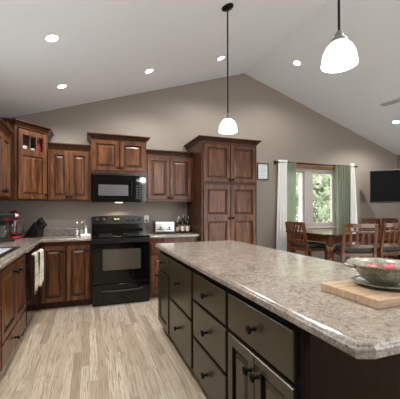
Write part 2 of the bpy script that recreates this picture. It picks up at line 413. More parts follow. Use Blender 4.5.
# ------------------------------------------------------------------ cabinet helpers
RP = [(0, 0), (0, -.017), (.003, -.021), (.052, -.021), (.056, -.012), (.058, -.006), (.069, -.006), (.092, -.018), (.095, -.0185)]
GLAZE = {'RP': (3, 4, 5)}      # the finish has a dark glaze rubbed into the profile
FLAT = [(0, 0), (0, -.015), (.004, -.020), (.006, -.020)]
def _knob():
    g = G(); g.lathe([(0, 0), (.009, 0), (.010, .003), (.0055, .006), (.0055, .014), (.012, .018), (.0165, .023), (.0155, .029), (.008, .033), (0, .0335)], seg=16, axis='y')
    return obj('knob', g, M['iron'], None, True)
KNOB = _knob(); _first = [True]
def knob(parent, x, y, z):
    if _first[0]:
        _first[0] = False; KNOB.parent = parent; KNOB.location = (x, y, z); return KNOB
    return inst(KNOB, parent, (x, y, z))
KS = [1.25]
def door(root, x0, x1, z0, z1, m, kn=None, y=0, loops=RP, name='door'):
    g = G(); g.panel(x0, x1, z0, z1, y, loops, GLAZE['RP'] if loops is RP else ())
    d = obj(name, g, m, root); d.data.materials.append(M['glaze'] if m is M['alder'] else M['shade_black'])
    for k in (kn or []): knob(d, k[0], y-.0195, k[1]).scale = (KS[0],)*3
    return d
CROWN = lambda z, h=.07, o=.05: [(-.015, z), (.004, z), (.006, z+h*.18), (.014, z+h*.30), (o*.55, z+h*.62), (o*.9, z+h*.80), (o, z+h*.84), (o, z+h), (-.015, z+h)]
def crown(root, path, z, h=.07, o=.05, m=None):
    g = G(); g.sweep(path, CROWN(z, h, o)); return obj('crown_moulding', g, m or M['alder_dark'], root)

# ------------------------------------------------------------------ wall cabinets
AL, AD = M['alder'], M['alder_dark']
UB, UT = 1.415, 2.125      # wall cabinet bottom and top
DEP = YW - 4.53
# back wall, left of microwave
c = thing('wall_cabinet', 'narrow two-door wooden wall cabinet between the glass-topped corner cabinet and the microwave', 'cabinet', (-.52, 4.53, UB))
w = .545; g = G(); g.box(.0, w, 0, DEP-.003, 0, UT-UB); obj('body', g, AL, c)
door(c, .028, .258, .012, .675, AL, [(.238, .055)]); door(c, .270, .520, .012, .675, AL, [(.292, .055)])
crown(c, [(.0, 0), (w, 0)], UT-UB-.015, .085, .045)
# above microwave
c = thing('wall_cabinet', 'short raised wooden wall cabinet directly above the microwave', 'cabinet', (.03, 4.465, 1.815))
w = .768; d = YW-4.465-.003; g = G(); g.box(0, w, 0, d, 0, .475); obj('body', g, AL, c)
door(c, .02, .378, .03, .455, AL, [(.355, .07)]); door(c, .39, .748, .03, .455, AL, [(.413, .07)])
crown(c, [(0, d), (0, 0), (w, 0), (w, d)], .463, .075, .055)
# right of microwave
c = thing('wall_cabinet', 'two-door wooden wall cabinet between microwave and tall pantry, above the toaster', 'cabinet', (.803, 4.53, UB-.005))
w = .752; g = G(); g.box(0, w, 0, DEP-.003, 0, UT-UB); obj('body', g, AL, c)
door(c, .03, .365, .03, .675, AL, [(.345, .06)]); door(c, .377, .712, .03, .675, AL, [(.398, .06)])
crown(c, [(0, 0), (w, 0)], UT-UB-.015, .085, .045)
# pantry
PY = 4.155
c = thing('pantry_cabinet', 'tall four-door wooden pantry cabinet standing right of the toaster counter', 'cabinet', (1.558, PY, 0))
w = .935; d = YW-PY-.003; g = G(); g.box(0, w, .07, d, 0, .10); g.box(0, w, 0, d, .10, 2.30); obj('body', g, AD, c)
for a, b, kx in ((.03, .462, .44), (.474, .905, .496)):
    door(c, a, b, 1.70, 2.265, AL, [(kx, 1.735)])
    dd = door(c, a, b, .125, 1.655, AL, None, loops=[(0, 0), (0, -.006), (.003, -.008), (.006, -.008)])
    for z0, z1 in ((1.205, 1.595), (.185, 1.115)):     # raised panels framed by stiles
        g = G(); g.panel(a+.0535, b-.0535, z0-.0005, z1+.0005, -.008, [(0, .001), (0, -.002), (.013, -.002), (.038, -.015), (.042, -.0155)], (1,))
        o = obj('raised_panel', g, AL, dd); o.data.materials.append(M['glaze'])
    knob(dd, kx, -.0275, 1.155)
    g = G()
    for q in ((a, a+.054, .125, 1.655), (b-.054, b, .125, 1.655)): g.box(q[0], q[1], -.028, -.007, q[2], q[3], .002)
    for z0, z1 in ((.125, .187), (1.113, 1.207), (1.593, 1.655)): g.box(a+.054, b-.054, -.028, -.007, z0, z1, .002)
    obj('door_frame', g, AL, dd)
crown(c, [(0, d), (0, 0), (w, 0), (w, d)], 2.285, .08, .06)
# diagonal corner cabinet with glass lites
P = [(-.530, 4.520), (-.845, 4.205), (XL+.003, 4.205), (XL+.003, YW-.003), (-.530, YW-.003)]
CB, CT = 1.415, 2.325
c = thing('corner_cabinet', 'tall diagonal corner wall cabinet with three small glass lites at its top', 'cabinet', (-.845, 4.205, CB), PI/4)
Rm = Matrix.Rotation(-PI/4, 2)
LP = [tuple(Rm @ (Vector(p) - Vector((-.845, 4.205)))) for p in P]
fw = LP[0][0]
def inset_poly(poly, t):
    n = len(poly); out = []
    for i in range(n):
        p, a, b = Vector(poly[i]), Vector(poly[i-1]), Vector(poly[(i+1) % n])
        d1, d2 = (p-a).normalized(), (b-p).normalized(); n1, n2 = Vector((d1.y, -d1.x)), Vector((d2.y, -d2.x)); m_ = (n1+n2).normalized()
        out.append(tuple(p + m_*t/max(.3, m_.dot(n1))))
    return out
area = sum(LP[i-1][0]*LP[i][1]-LP[i][0]*LP[i-1][1] for i in range(5))
IN = inset_poly(LP, -.018 if area > 0 else .018)
g = G(); g.prism(LP, 0, .605); g.prism(LP, CT-CB-.02, CT-CB)
for i in range(5):
    j = (i+1) % 5
    if {i, j} == {0, 1}: continue
    g.prism([LP[i], LP[j], IN[j], IN[i]], .605, CT-CB-.02)
g.prism([LP[1], (LP[1][0]+.035, LP[1][1]), (LP[1][0]+.035, .018), IN[1]], .605, CT-CB-.02)
g.prism([LP[0], (fw-.035, 0), (fw-.035, .018), IN[0]], .605, CT-CB-.02)
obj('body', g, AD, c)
a, b = .035, fw-.018
g = G()
H = CT-CB
for q in ((a, a+.055, .012, H-.035), (b-.055, b, .012, H-.035)): g.box(q[0], q[1], -.02, 0, q[2], q[3], .003)
for z0, z1 in ((.012, .07), (.555, .635), (H-.10, H-.035)): g.box(a+.055, b-.055, -.02, 0, z0, z1, .003)
mw = (b-a-.11)/3
for k in (1, 2): g.box(a+.055+mw*k-.011, a+.055+mw*k+.011, -.02, 0, .635, H-.10, .003)
dd = obj('door', g, AL, c)
g = G(); g.panel(a+.05, b-.05, .065, .56, -.004, [(0, .004), (0, -.002), (.016, -.002), (.036, -.013), (.040, -.0135)], (1,)); o = obj('raised_panel', g, AL, dd); o.data.materials.append(M['glaze'])
g = G(); g.box(a+.05, b-.05, -.009, -.006, .63, H-.095); obj('glass_lites', g, M['pane'], dd)
knob(dd, b-.028, -.0195, .075)
crown(c, [LP[2], LP[1], LP[0], LP[4]], H-.015, .075, .055)
# things on its glazed shelf
cm = c.matrix_basis
def corner_pt(x, y): 
    v = Matrix.Rotation(PI/4, 2) @ Vector((x, y)); return (-.845+v.x, 4.205+v.y)
bowl_prof = [(0, 0), (.03, 0), (.034, .006), (.062, .04), (.072, .075), (.069, .075), (.058, .042), (.03, .011), (0, .010)]
x, y = corner_pt(.14, .085)
g = G(); g.lathe(bowl_prof, (0,0,0), 24); o = obj('bowl', g, M['ceramic_white'], None, True); o.location = (x, y, CB+.606)
tag(o, 'white bowl behind the left glass lite of the corner cabinet', 'bowl')
o2 = o.copy(); C.objects.link(o2); x, y = corner_pt(.285, .085); o2.location = (x, y, CB+.606); o2.scale = (.9, .9, .85)
tag(o2, 'white bowl behind the middle glass lite of the corner cabinet', 'bowl')
x, y = corner_pt(.375, .085)
g = G(); g.lathe([(0, 0), (.028, 0), (.036, .03), (.038, .09), (.03, .16), (.016, .2), (.014, .245), (.017, .25), (0, .25)], (x, y, CB+.606), 20)
tag(obj('vase', g, M['red'], None, True), 'slim red vase behind the right glass lite of the corner cabinet', 'vase')
# left wall cabinet (front faces +x)
c = thing('wall_cabinet', 'wooden wall cabinet on the left wall, cut by the left edge of the photo', 'cabinet', (-.865, 3.352, UB), PI/2)
w, d = .657, XL+.865; d = -d-.003
g = G(); g.box(0, w, 0, d, 0, UT-UB); obj('body', g, AL, c)
door(c, .03, .322, .02, .675, AL, [(.295, .07)]); door(c, .332, .628, .02, .675, AL, [(.362, .07)])
crown(c, [(0, 0), (w, 0)], UT-UB-.015, .085, .05)
c = thing('cabinet_filler', 'narrow dark wooden filler panel between left wall cabinet and corner cabinet', 'filler panel', (-.865, 4.012, UB), PI/2)
g = G(); g.box(0, .185, .02, .30, 0, UT-UB+.19); obj('panel', g, AD, c); g = G(); g.box(.02, .17, .012, .0199, .01, UT-UB+.15, .003); obj('face', g, AD, c)

# ------------------------------------------------------------------ base cabinets
# left run: sink base
SX = -.622      # body face plane; fronts stand 2 cm proud
dd_ = SX - (XL+.004)
c = thing('base_cabinet', 'wooden sink base cabinet with two doors over one wide drawer', 'cabinet', (SX, 2.552, 0), PI/2)
w = .935; g = G(); g.box(0, w, .06, dd_, 0, .085); g.box(0, w, 0, .02, .085, .868); g.box(0, .018, .02, dd_, .085, .868); g.box(w-.018, w, .02, dd_, .085, .868); g.box(.018, w-.018, .02, dd_, .085, .103)
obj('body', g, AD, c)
door(c, .02, .472, .295, .835, AL, [(.418, .755)]); door(c, .482, .915, .295, .835, AL, [(.535, .755)])
door(c, .02, .915, .100, .275, AL, [(.43, .185)], loops=FLAT, name='drawer')
c = thing('base_cabinet', 'wooden base cabinet left of the sink base, a sliver at the left edge', 'cabinet', (SX, 1.75, 0), PI/2)
w = .798; g = G(); g.box(0, w, .06, dd_, 0, .085); g.box(0, w, 0, dd_, .085, .868); obj('body', g, AD, c)
door(c, .02, .39, .10, .835, AL, [(.36, .755)]); door(c, .40, .778, .10, .835, AL, [(.43, .755)])
# dishwasher
c = thing('dishwasher', 'glossy black built-in dishwasher beside the sink base, holding the towels', 'dishwasher', (-.60, 3.492, 0), PI/2)
w = .60; d = .60+XL; d = -d-.004
g = G(); g.box(.004, w-.004, .04, d, .0, .865); obj('body', g, M['black_satin'], c)
g = G(); g.box(.003, w-.003, 0, .04, .10, .74, .004); obj('door', g, M['black_gloss'], c)
g = G(); g.box(.003, w-.003, -.004, .04, .745, .865, .004); obj('control_panel', g, M['black_gloss'], c)
g = G(); g.tube([(.06, -.002, .80), (.06, -.04, .80)], .008); g.tube([(w-.06, -.002, .80), (w-.06, -.04, .80)], .008); g.tube([(.03, -.04, .80), (w-.03, -.04, .80)], .010, 12); obj('handle', g, M['black_satin'], c, True)
g = G(); g.box(.02, w-.02, .035, .0399, .005, .095); obj('toe_panel', g, M['black_gloss'], c)
# corner base cabinet + back run left
BY = 4.282
c = thing('base_cabinet', 'two-door wooden base cabinet between dishwasher corner and range', 'cabinet', (-.622, BY, 0))
w = .65; d = YW-BY-.004; g = G(); g.box(0, w, .06, d, 0, .085); g.box(0, w, 0, d, .085, .868)
g.box(-.015, .02, -.18, 0, .085, .868)
obj('body', g, AD, c)
door(c, .05, .325, .10, .815, AL, [(.298, .755)]); door(c, .350, .625, .10, .815, AL, [(.598, .755)])
# right of range
c = thing('base_cabinet', 'wooden base cabinet with drawer over door, right of the range', 'cabinet', (.805, BY, 0))
w = .745; g = G(); g.box(0, w, .06, d, 0, .085); g.box(0, w, 0, d, .085, .868); obj('body', g, AL, c)
door(c, .02, .362, .645, .80, AL, [(.19, .72)], loops=FLAT, name='drawer'); door(c, .382, .725, .645, .80, AL, [(.55, .72)], loops=FLAT, name='drawer')
door(c, .02, .362, .10, .625, AL, [(.335, .56)]); door(c, .382, .725, .10, .625, AL, [(.41, .56)])

# ------------------------------------------------------------------ countertops
NOSE = [(-.004, .872), (.006, .872), (.013, .877), (.016, .886), (.016, .902), (.013, .910), (.006, .914), (-.004, .914)]
ct = thing('countertop', 'beige speckled L-shaped countertop around the sink and left corner', 'countertop', (0, 0, 0))
SK = (-1.09, -.655, 2.60, 3.42)       # sink cut-out
FX = -.577
g = G()
g.box(XL+.003, SK[0], 1.75, YW-.003, .872, .914); g.box(SK[1], FX, 1.75, 4.25, .872, .914)
g.box(SK[0], SK[1], 1.75, SK[2], .872, .914); g.box(SK[0], SK[1], SK[3], YW-.003, .872, .914)
g.box(SK[1], .025, 4.25, YW-.003, .872, .914)
g.sweep([(FX, 1.75), (FX, 4.25), (.025, 4.25)], NOSE)
obj('slab', g, M['counter'], ct)
g = G(); g.box(XL+.024, .025, YW-.024, YW-.003, .914, 1.012, .003); g.box(XL+.003, XL+.024, 1.75, YW-.003, .914, 1.012, .003); obj('backsplash_lip', g, M['counter'], ct)
ct = thing('countertop', 'short beige speckled countertop under the toaster, right of the range', 'countertop', (0, 0, 0))
g = G(); g.box(.803, 1.554, 4.25, YW-.003, .872, .914); g.sweep([(.803, 4.25), (1.554, 4.25)], NOSE); obj('slab', g, M['counter'], ct)
g = G(); g.box(.803, 1.554, YW-.024, YW-.003, .914, 1.012, .003); obj('backsplash_lip', g, M['counter'], ct)
# sink
sk = thing('sink', 'stainless drop-in sink with dark reflection painted on its rim set in the left countertop', 'sink', (0, 0, 0))
g = G(); x0, x1, q0, q1 = SK
g.box(x0-.02, x0+.02, q0-.02, q1+.02, .9142, .920, .002); g.box(x1-.035, x1+.018, q0-.02, q1+.02, .9142, .920, .002)
g.box(x0+.02, x1-.035, q0-.02, q0+.02, .9142, .920, .002); g.box(x0+.02, x1-.035, q1-.02, q1+.02, .9142, .920, .002)
obj('rim', g, M['black_satin'], sk)  # steel rim coloured black to paint in its dark reflection
g = G(); g.box(x0+.004, x1-.004, q0+.004, q1-.004, .70, .705); g.box(x0+.004, x0+.008, q0+.004, q1-.004, .705, .914); g.box(x1-.008, x1-.004, q0+.004, q1-.004, .705, .914)
g.box(x0+.008, x1-.008, q0+.004, q0+.008, .705, .914); g.box(x0+.008, x1-.008, q1-.008, q1-.004, .705, .914); g.box(x0+.008, x1-.008, 3.0, 3.02, .705, .905)
obj('basin', g, M['basin'], sk)

# ------------------------------------------------------------------ range
RX, RY = .034, 4.184
c = thing('range', 'black freestanding electric range with glass cooktop under the microwave', 'stove', (RX, RY, 0))
w = .762; d = YW-RY-.006
g = G(); g.box(.002, w-.002, .03, d, .012, .905); obj('body', g, M['black_satin'], c)
g = G(); g.box(-.002, w+.002, -.012, d-.09, .905, .925, .005); obj('cooktop', g, M['black_glass'], c)
for bx, by, br in ((.2, .13, .105), (.56, .13, .085), (.2, .42, .08), (.56, .42, .105)):
    g = G(); g.lathe([(br-.003, .9252), (br, .9256), (br+.003, .9252)], (bx, by, 0), 40); obj('burner_ring', g, M['burner'], c)
g = G(); g.box(0, w, 0, .03, .30, .862, .006)
od = obj('oven_door', g, M['black_gloss'], c)
g = G(); g.box(.135, .635, -.0016, .001, .475, .755, .0); obj('door_window', g, M['oven_window'], od)
g = G(); g.box(.0, w, .004, .03, .866, .902, .004); obj('vent_strip', g, M['black_satin'], c)
g = G(); g.tube([(.045, 0, .845), (.045, -.042, .852)], .011); g.tube([(w-.045, 0, .845), (w-.045, -.042, .852)], .011)
g.tube([(.02, -.042, .852), (.2, -.05, .855), (w-.2, -.05, .855), (w-.02, -.042, .852)], .013, 12); obj('handle', g, M['black_gloss'], od, True)
g = G(); g.box(0, w, 0, .03, .035, .285, .006); dr = obj('storage_drawer', g, M['black_gloss'], c)
g = G(); g.tube([(.10, 0, .205), (.14, -.022, .203), (.30, -.03, .197), (.46, -.03, .197), (.62, -.022, .203), (.66, 0, .205)], [.010, .013, .014, .014, .013, .010], 12); obj('drawer_handle', g, M['black_satin'], dr, True)
g = G(); g.box(.004, w-.004, d-.09, d, .925, 1.075); obj('riser', g, M['black_gloss'], c)
g = G()   # backguard with a gently bowed top
pts = []
for k in range(13):
    t = k/12; pts.append((t*w, 1.180 + .022*math.sin(PI*t)))
g.yprism([(0, 1.07), (w, 1.07)] + pts[::-1], d-.105, d-.002)
bgd = obj('backguard', g, mat('charcoal_panel', (.013, .0135, .015), .22), c)
KN = None
for kx in (.075, .165, .525, .61, .70):
    g = G(); g.lathe([(0, 0), (.026, 0), (.026, .006), (.022, .008), (.020, .026), (.012, .029), (0, .029)], (kx, d-.105, 1.135), 20, 'y'); o = obj('control_knob', g, M['black_plastic'], bgd, True)
g = G(); g.box(.30, .42, d-.1075, d-.1048, 1.125, 1.16); obj('clock_panel', g, M['black_glass'], bgd)
g = G()
for k in range(4): g.box(.325+.018*k+(.008 if k > 1 else 0), .336+.018*k+(.008 if k > 1 else 0), d-.1082, d-.1074, 1.136, 1.152)
obj('clock_digits', g, M['display'], bgd)
# ------------------------------------------------------------------ microwave
c = thing('microwave', 'black over-the-range microwave with grey door window', 'microwave', (.034, 4.445, 1.392))
d = YW-4.445-.006
g = G(); g.box(0, .762, .02, d, 0, .42); obj('body', g, M['black_satin'], c)
g = G(); g.box(.0, .575, 0, .02, .006, .385, .004); od = obj('door', g, M['black_gloss'], c)
g = G(); g.box(.09, .50, -.0015, .001, .095, .25); obj('door_window', g, M['grey_mesh'], od)
g = G(); g.box(.578, .762, 0, .02, .006, .385, .004); cp = obj('control_panel', g, M['black_gloss'], c)
g = G(); g.box(.0, .762, .002, .02, .388, .42, .003)
for k in range(22): g.box(.03+.032*k, .052+.032*k, -.001, .003, .395, .412)
obj('vent_grille', g, M['black_satin'], c)
g = G(); g.tube([(.548, 0, .08), (.548, -.03, .09), (.548, -.03, .31), (.548, 0, .32)], .009, 10); obj('handle', g, M['black_gloss'], od, True)
g = G()
for r in range(6):
    for q in range(3): g.box(.612+.042*q, .642+.042*q, -.0012, .001, .05+.036*r, .068+.036*r)
obj('keypad', g, mat('keypad_print', (.045, .045, .045), .4), cp)
g = G(); g.box(.612, .73, -.0012, .001, .30, .345); obj('display', g, mat('display_glass', (.02, .05, .03), .1), cp)

g = G(); g.box(.33, .43, .12, .17, -.003, .0); obj('cooktop_lamp', g, M['warm_lens'], c)
ld = bpy.data.lights.new('cooktop_light', 'SPOT'); ld.energy = 12; ld.spot_size = math.radians(140); ld.spot_blend = .7; ld.color = (1, .78, .52); ld.shadow_soft_size = .03
lo = bpy.data.objects.new('cooktop_light', ld); C.objects.link(lo); lo.parent = c; lo.location = (.38, .145, -.012)
# ------------------------------------------------------------------ island
IX = .722      # carcass face; fronts stand 2 cm proud of it
EM, BK = M['espresso'], M['shade_black']
KS[0] = 1.3
def island_unit(label, y_far, y_near):
    c = thing('island_cabinet', label, 'cabinet', (IX, y_far, 0), -PI/2)
    w = y_far-y_near-.001
    g = G(); g.box(0, w, .06, .58, 0, .09); g.box(0, w, 0, .58, .09, .868); obj('body', g, BK, c)
    g = G(); g.box(0, w, .5802, .598, 0, .868); obj('back_panel', g, M['end_panel'], c)
    return c
# local x = y_far - y
c = island_unit('black island cabinet nearest the range, drawer above a framed door', 3.215, 2.755)
door(c, .022, .440, .655, .828, EM, [(.225, .745)], loops=FLAT, name='drawer')
dr = door(c, .0, .44, .095, .64, EM, None, loops=[(0, 0), (0, -.02), (.004, -.024), (.06, -.024), (.064, -.018), (.07, -.012), (.08, -.012)])
knob(dr, .05, -.0235, .585)
c = island_unit('black island cabinet with two deep drawers, second from the range', 2.754, 2.081)
door(c, .022, .652, .475, .828, EM, [(.33, .665)], loops=FLAT, name='drawer'); door(c, .022, .652, .105, .452, EM, [(.33, .29)], loops=FLAT, name='drawer')
c = island_unit('black island cabinet with three drawers in the middle of the island', 2.080, 1.484)
for z0, z1 in ((.640, .828), (.378, .617), (.105, .352)):
    door(c, .028, .574, z0, z1, EM, [(.30, (z0+z1)/2)], loops=FLAT, name='drawer')
c = island_unit('black island cabinet nearest the camera, one drawer over two doors', 1.483, .880)
door(c, .012, .566, .640, .831, EM, [(.29, .738)], loops=FLAT, name='drawer')
door(c, .012, .284, .105, .617, EM, [(.255, .535)]); door(c, .289, .566, .105, .617, EM, [(.318, .535)])
ww = 1.483-.880
g = G(); g.box(ww-.0005, ww+.02, 0, .60, 0, .870, .002); ep = obj('end_panel', g, M['end_panel'], c)
g = G(); g.box(ww+.0201, ww+.026, 0, .035, 0, .868, .002); obj('corner_stile', g, M['end_panel'], ep)
# worktop with clipped corner and a stepped edge
IL, IR, IN_, IF = .679, 1.628, .598, 3.254
cl = .050
poly = [(IL, IF), (IL, IN_+.020), (IL+.050, IN_), (IR-.05, IN_), (IR, IN_+.02), (IR, IF)]
c = thing('island_worktop', 'long beige and brown speckled island worktop with clipped near corner', 'countertop', (0, 0, 0))
def inset(poly, t):
    a = sum(poly[i-1][0]*poly[i][1]-poly[i][0]*poly[i-1][1] for i in range(len(poly)))
    return inset_poly(poly, -t if a > 0 else t)
g = G()
prof = [(0.004, .871), (0, .876), (0, .896), (.002, .901), (.006, .903), (.008, .909), (.012, .913), (.018, .914)]
rings = []
for t, z in prof:
    rings.append([g.b.verts.new((x, y, z)) for x, y in inset(poly, t)])
n = len(poly)
for a, b in zip(rings, rings[1:]):
    for k in range(n): g.b.faces.new((a[k], a[(k+1)%n], b[(k+1)%n], b[k]))
g.b.faces.new(rings[0][::-1]); g.b.faces.new(rings[-1])
obj('slab', g, M['counter'], c)

# ------------------------------------------------------------------ cutting board, bowl, fruit
c = thing('cutting_board', 'thick wooden butcher-block cutting board under the stoneware bowl', 'cutting board', (.982, .800, .9145))
for k, (p, q) in enumerate(((0, .097), (.0975, .190), (.1905, .287))):
    g = G(); g.box(0, .46, p, q, 0, .034, .003); obj('strip', g, M['board'], c)
BX, BYY = 1.195, .948
g = G(); g.lathe([(0, .003), (.055, .003), (.060, 0), (.066, 0), (.072, .004), (.105, .009), (.122, .017), (.123, .020), (.119, .021), (.10, .013), (.066, .009), (0, .009)], (0, 0, 0), 48)
o = obj('saucer', g, M['stoneware'], None, True); o.location = (BX, BYY, .9487); tag(o, 'green stoneware saucer on the cutting board, under the bowl', 'saucer')
c = thing('serving_bowl', 'green and brown stoneware bowl of red fruit on the saucer', 'bowl', (BX, BYY, .9585))
g = G(); g.lathe([(0, .004), (.044, .004), (.048, 0), (.055, 0), (.056, .006), (.078, .020), (.100, .043), (.112, .066), (.120, .076), (.137, .081), (.141, .085), (.140, .089), (.133, .089), (.116, .084), (.104, .068), (.092, .046), (.07, .026), (.04, .014), (0, .012)], (0, 0, 0), 56)
obj('vessel', g, M['stoneware'], c, True)
for s in (-1, 1):
    g = G(); a0 = math.radians(150); d0 = Vector((math.cos(a0), math.sin(a0), 0))*s; t0 = Vector((-d0.y, d0.x, 0))
    g.tube([d0*.125 + t0*.04*q + d0*(.026*math.cos(q*PI/2)) + Vector((0,0,.077)) for q in (-1, -.6, -.2, .2, .6, 1)], .008, 10); obj('lug', g, M['stoneware'], c, True)
for i, (fx, fy, fz, lab) in enumerate(((-.030, .03, .051, 'rosy apple at the left in the stoneware bowl'), (.044, .005, .051, 'rosy apple at the right in the stoneware bowl'))):
    c = thing('apple', lab, 'fruit', (BX+fx, BYY+fy, .9585+fz)); c.scale = (.85, .85, .85)
    g = G(); g.lathe([(0, -.026), (.010, -.031), (.022, -.027), (.033, -.008), (.036, .008), (.030, .024), (.016, .031), (.006, .027), (0, .023)], (0,0,0), 24); obj('flesh', g, M['apple'], c, True)
    g = G(); g.tube([(0, 0, .022), (.003, 0, .034), (.006, .002, .042)], .0018, 6); obj('stem', g, M['bark'], c)

# ------------------------------------------------------------------ things on the left counter
# stand mixer
mx, my = -.925, 4.56
c = thing('stand_mixer', 'red stand mixer with glass bowl in the dark left counter corner', 'mixer', (mx, my, .9145), math.radians(-72))
g = G(); g.prism([(-.15+.02, -.085), (.10, -.085), (.145, -.05), (.155, 0), (.145, .05), (.10, .085), (-.13, .085), (-.15, .05), (-.15, -.05)], 0, .035, .008); obj('base', g, M['red'], c, True)
g = G(); g.prism([(-.145, -.05), (-.06, -.045), (-.05, 0), (-.06, .045), (-.145, .05)], .033, .25, .01); obj('column', g, M['red'], c, True)
g = G(); g.lathe([(0, -.165), (.03, -.165), (.052, -.14), (.062, -.06), (.065, .05), (.058, .13), (.04, .165), (0, .17)], (0, 0, .30), 24, 'x'); obj('head', g, M['red'], c, True)
g = G(); g.lathe([(.0655, -.01), (.0668, -.008), (.0668, .018), (.0655, .02)], (0, 0, .30), 28, 'x'); obj('trim_band', g, M['chrome'], c, True)
g = G(); g.lathe([(0, 0), (.022, 0), (.022, .022), (.016, .026), (0, .026)], (.168, 0, .30), 20, 'x'); obj('hub_cap', g, M['chrome'], c, True)
g = G(); g.lathe([(0, .036), (.06, .036), (.088, .06), (.105, .11), (.108, .18), (.106, .18), (.102, .11), (.086, .063), (.058, .040), (0, .040)], (.055, 0, 0), 32); obj('bowl', g, M['glass'], c, True)
g = G(); g.tube([(.055, 0, .245), (.055, 0, .17)], .009); g.tube([(.055, 0, .17), (.095, 0, .13), (.055, 0, .06), (.015, 0, .13), (.055, 0, .17)], .004, 8); obj('beater', g, M['steel'], c, True)
# coffee maker further back
c = thing('coffee_maker', 'black coffee maker left of the stand mixer, at the left edge', 'coffee maker', (-.985, 4.13, .9145), math.radians(50))
g = G(); g.box(-.10, .10, -.12, .12, 0, .03, .006); g.box(-.10, .10, .03, .12, .03, .30, .008); g.box(-.10, .10, -.11, .12, .24, .33, .01); obj('body', g, M['black_plastic'], c)
g = G(); g.lathe([(0, .0305), (.06, .0305), (.072, .06), (.070, .12), (.05, .16), (.046, .19), (.044, .19), (.048, .16), (.067, .12), (.069, .062), (.058, .034), (0, .034)], (0, -.045, 0), 24); obj('carafe', g, M['glass'], c, True)
g = G(); g.box(-.03, .03, -.115, -.110, .25, .27, .002); obj('front_panel', g, M['red'], c)
# knife block
c = thing('knife_block', 'black slanted knife block full of knives on the left counter', 'knife block', (-.69, 4.60, .9145), math.radians(-33))
g = G(); pr = [(-.085, 0), (.085, 0), (.085, .10), (.03, .20), (-.055, .235)] 
g = G(); g.yprism([(-.14, 0), (.075, 0), (.10, .075), (.035, .21)], -.055, .055); obj('block', g, M['black_plastic'], c)
ax = Vector((.065, 0, .135)).normalized(); nrm = Vector((ax.z, 0, -ax.x)); nrm = Vector((.9, 0, .43))
KH = None; n = 0
for r in range(3):
    for q in range(3):
        p = Vector((.10, 0, .075))*(1-(.2+.3*r)) + Vector((.035, 0, .21))*(.2+.3*r) + Vector((0, -.036+.036*q, 0))
        dirv = Vector((.62, 0, .78)); ln = .07 + .012*((r*2+q) % 3)
        k = thing('kitchen_knife', 'black-handled knife standing in the black knife block', 'knife', tuple(Vector((-.69, 4.60, .9145)) + Matrix.Rotation(math.radians(-33), 3, 'Z') @ p), math.radians(-33), 'knives in the knife block')
        g = G(); g.beam(dirv*.012, dirv*(ln+.006), .014, .022, (0, 1, 0)); obj('handle', g, M['black_plastic'], k)
        g = G(); g.beam(dirv*(ln+.006), dirv*(ln+.014), .015, .023, (0, 1, 0)); obj('bolster', g, M['chrome'], k)
# cruets left of the range
for jx, jy, lab in ((-.165, 4.66, 'slim clear glass bottle, farthest of three from the range'), (-.10, 4.70, 'slim clear glass bottle, middle of the three left of the range')):
    c = thing('glass_bottle', lab, 'bottle', (jx, jy, .9145))
    g = G(); g.lathe([(0, 0), (.024, 0), (.026, .004), (.026, .11), (.020, .13), (.013, .145), (.013, .165), (.0105, .165), (.0105, .145), (.018, .128), (.0235, .108), (.0235, .006), (0, .005)], (0,0,0), 24); obj('glass_body', g, M['glass'], c, True)
    g = G(); g.lathe([(0, .006), (.0225, .006), (.0225, .085), (0, .086)], (0,0,0), 20); obj('contents', g, M['ceramic_white'], c, True)
    g = G(); g.lathe([(.0105, .16), (.0145, .167), (.0165, .172), (.0165, .198), (.012, .204), (0, .205)], (0,0,0), 20); obj('stopper', g, M['chrome'], c, True)
c = thing('spoon_rest', 'small white ceramic tray on the counter against the range', 'tray', (-.045, 4.60, .9145))
g = G(); g.prism([(-.06, -.05), (.05, -.05), (.06, -.04), (.06, .04), (.05, .05), (-.06, .05), (-.07, .04), (-.07, -.04)], 0, .012, .003); obj('base', g, M['ceramic_white'], c)
g = G(); g.sweep([(-.06, .05), (.05, .05), (.06, .04), (.06, -.04), (.05, -.05), (-.06, -.05), (-.07, -.04), (-.07, .04), (-.06, .05)], [(-.006, .010), (.004, .010), (.008, .026), (.002, .026)]); obj('rim', g, M['ceramic_white'], c)
c = thing('pepper_mill', 'white pepper mill with steel top on the small tray', 'mill', (-.045, 4.60, .927))
g = G(); g.lathe([(0, 0), (.022, 0), (.022, .02), (.016, .04), (.018, .08), (.015, .10), (0, .10)], (0,0,0), 20); obj('body', g, M['ceramic_white'], c, True)
g = G(); g.lathe([(.015, .10), (.019, .108), (.017, .128), (.006, .138), (.005, .146), (0, .148)], (0,0,0), 20); obj('cap', g, M['steel'], c, True)
# towels on the dishwasher handle
def towel(name, y0, y1, zl, zr, x, m, lab, seed):
    rnd = random.Random(seed); g = G(); nu, nv = 22, 24; grid = []
    top = .812
    for j in range(nv+1):
        row = []
        t = j/nv
        for i in range(nu+1):
            s = i/nu; y = y0+(y1-y0)*(s*(1-.06*t)+.03*t); zb = zl+(zr-zl)*s
            wob = .008*math.sin(s*11+seed)*min(1, t*1.6) + .004*math.sin(s*23+t*4)
            if t < .12:
                a = PI*(1-t/.12)*.5; xx = x-.013*math.sin(a)*2; zz = top+.013*math.cos(PI/2-a)*.4
            else:
                zz = top+(zb-top)*(t-.12)/.88; xx = x+wob
            row.append(g.b.verts.new((xx, y, zz)))
        grid.append(row)
    for a, b in zip(grid, grid[1:]):
        for i in range(nu): g.b.faces.new((a[i], a[i+1], b[i+1], b[i]))
    o = obj(name, g, m, None, True); sm = o.modifiers.new('cloth_thickness', 'SOLIDIFY'); sm.thickness = .006; sm.offset = 1
    return tag(o, lab, 'towel')
towel('dish_towel', 3.545, 3.80, .40, .43, -.540, M['towel'], 'yellow and navy plaid dish towel hanging nearest the sink cabinet', 2)
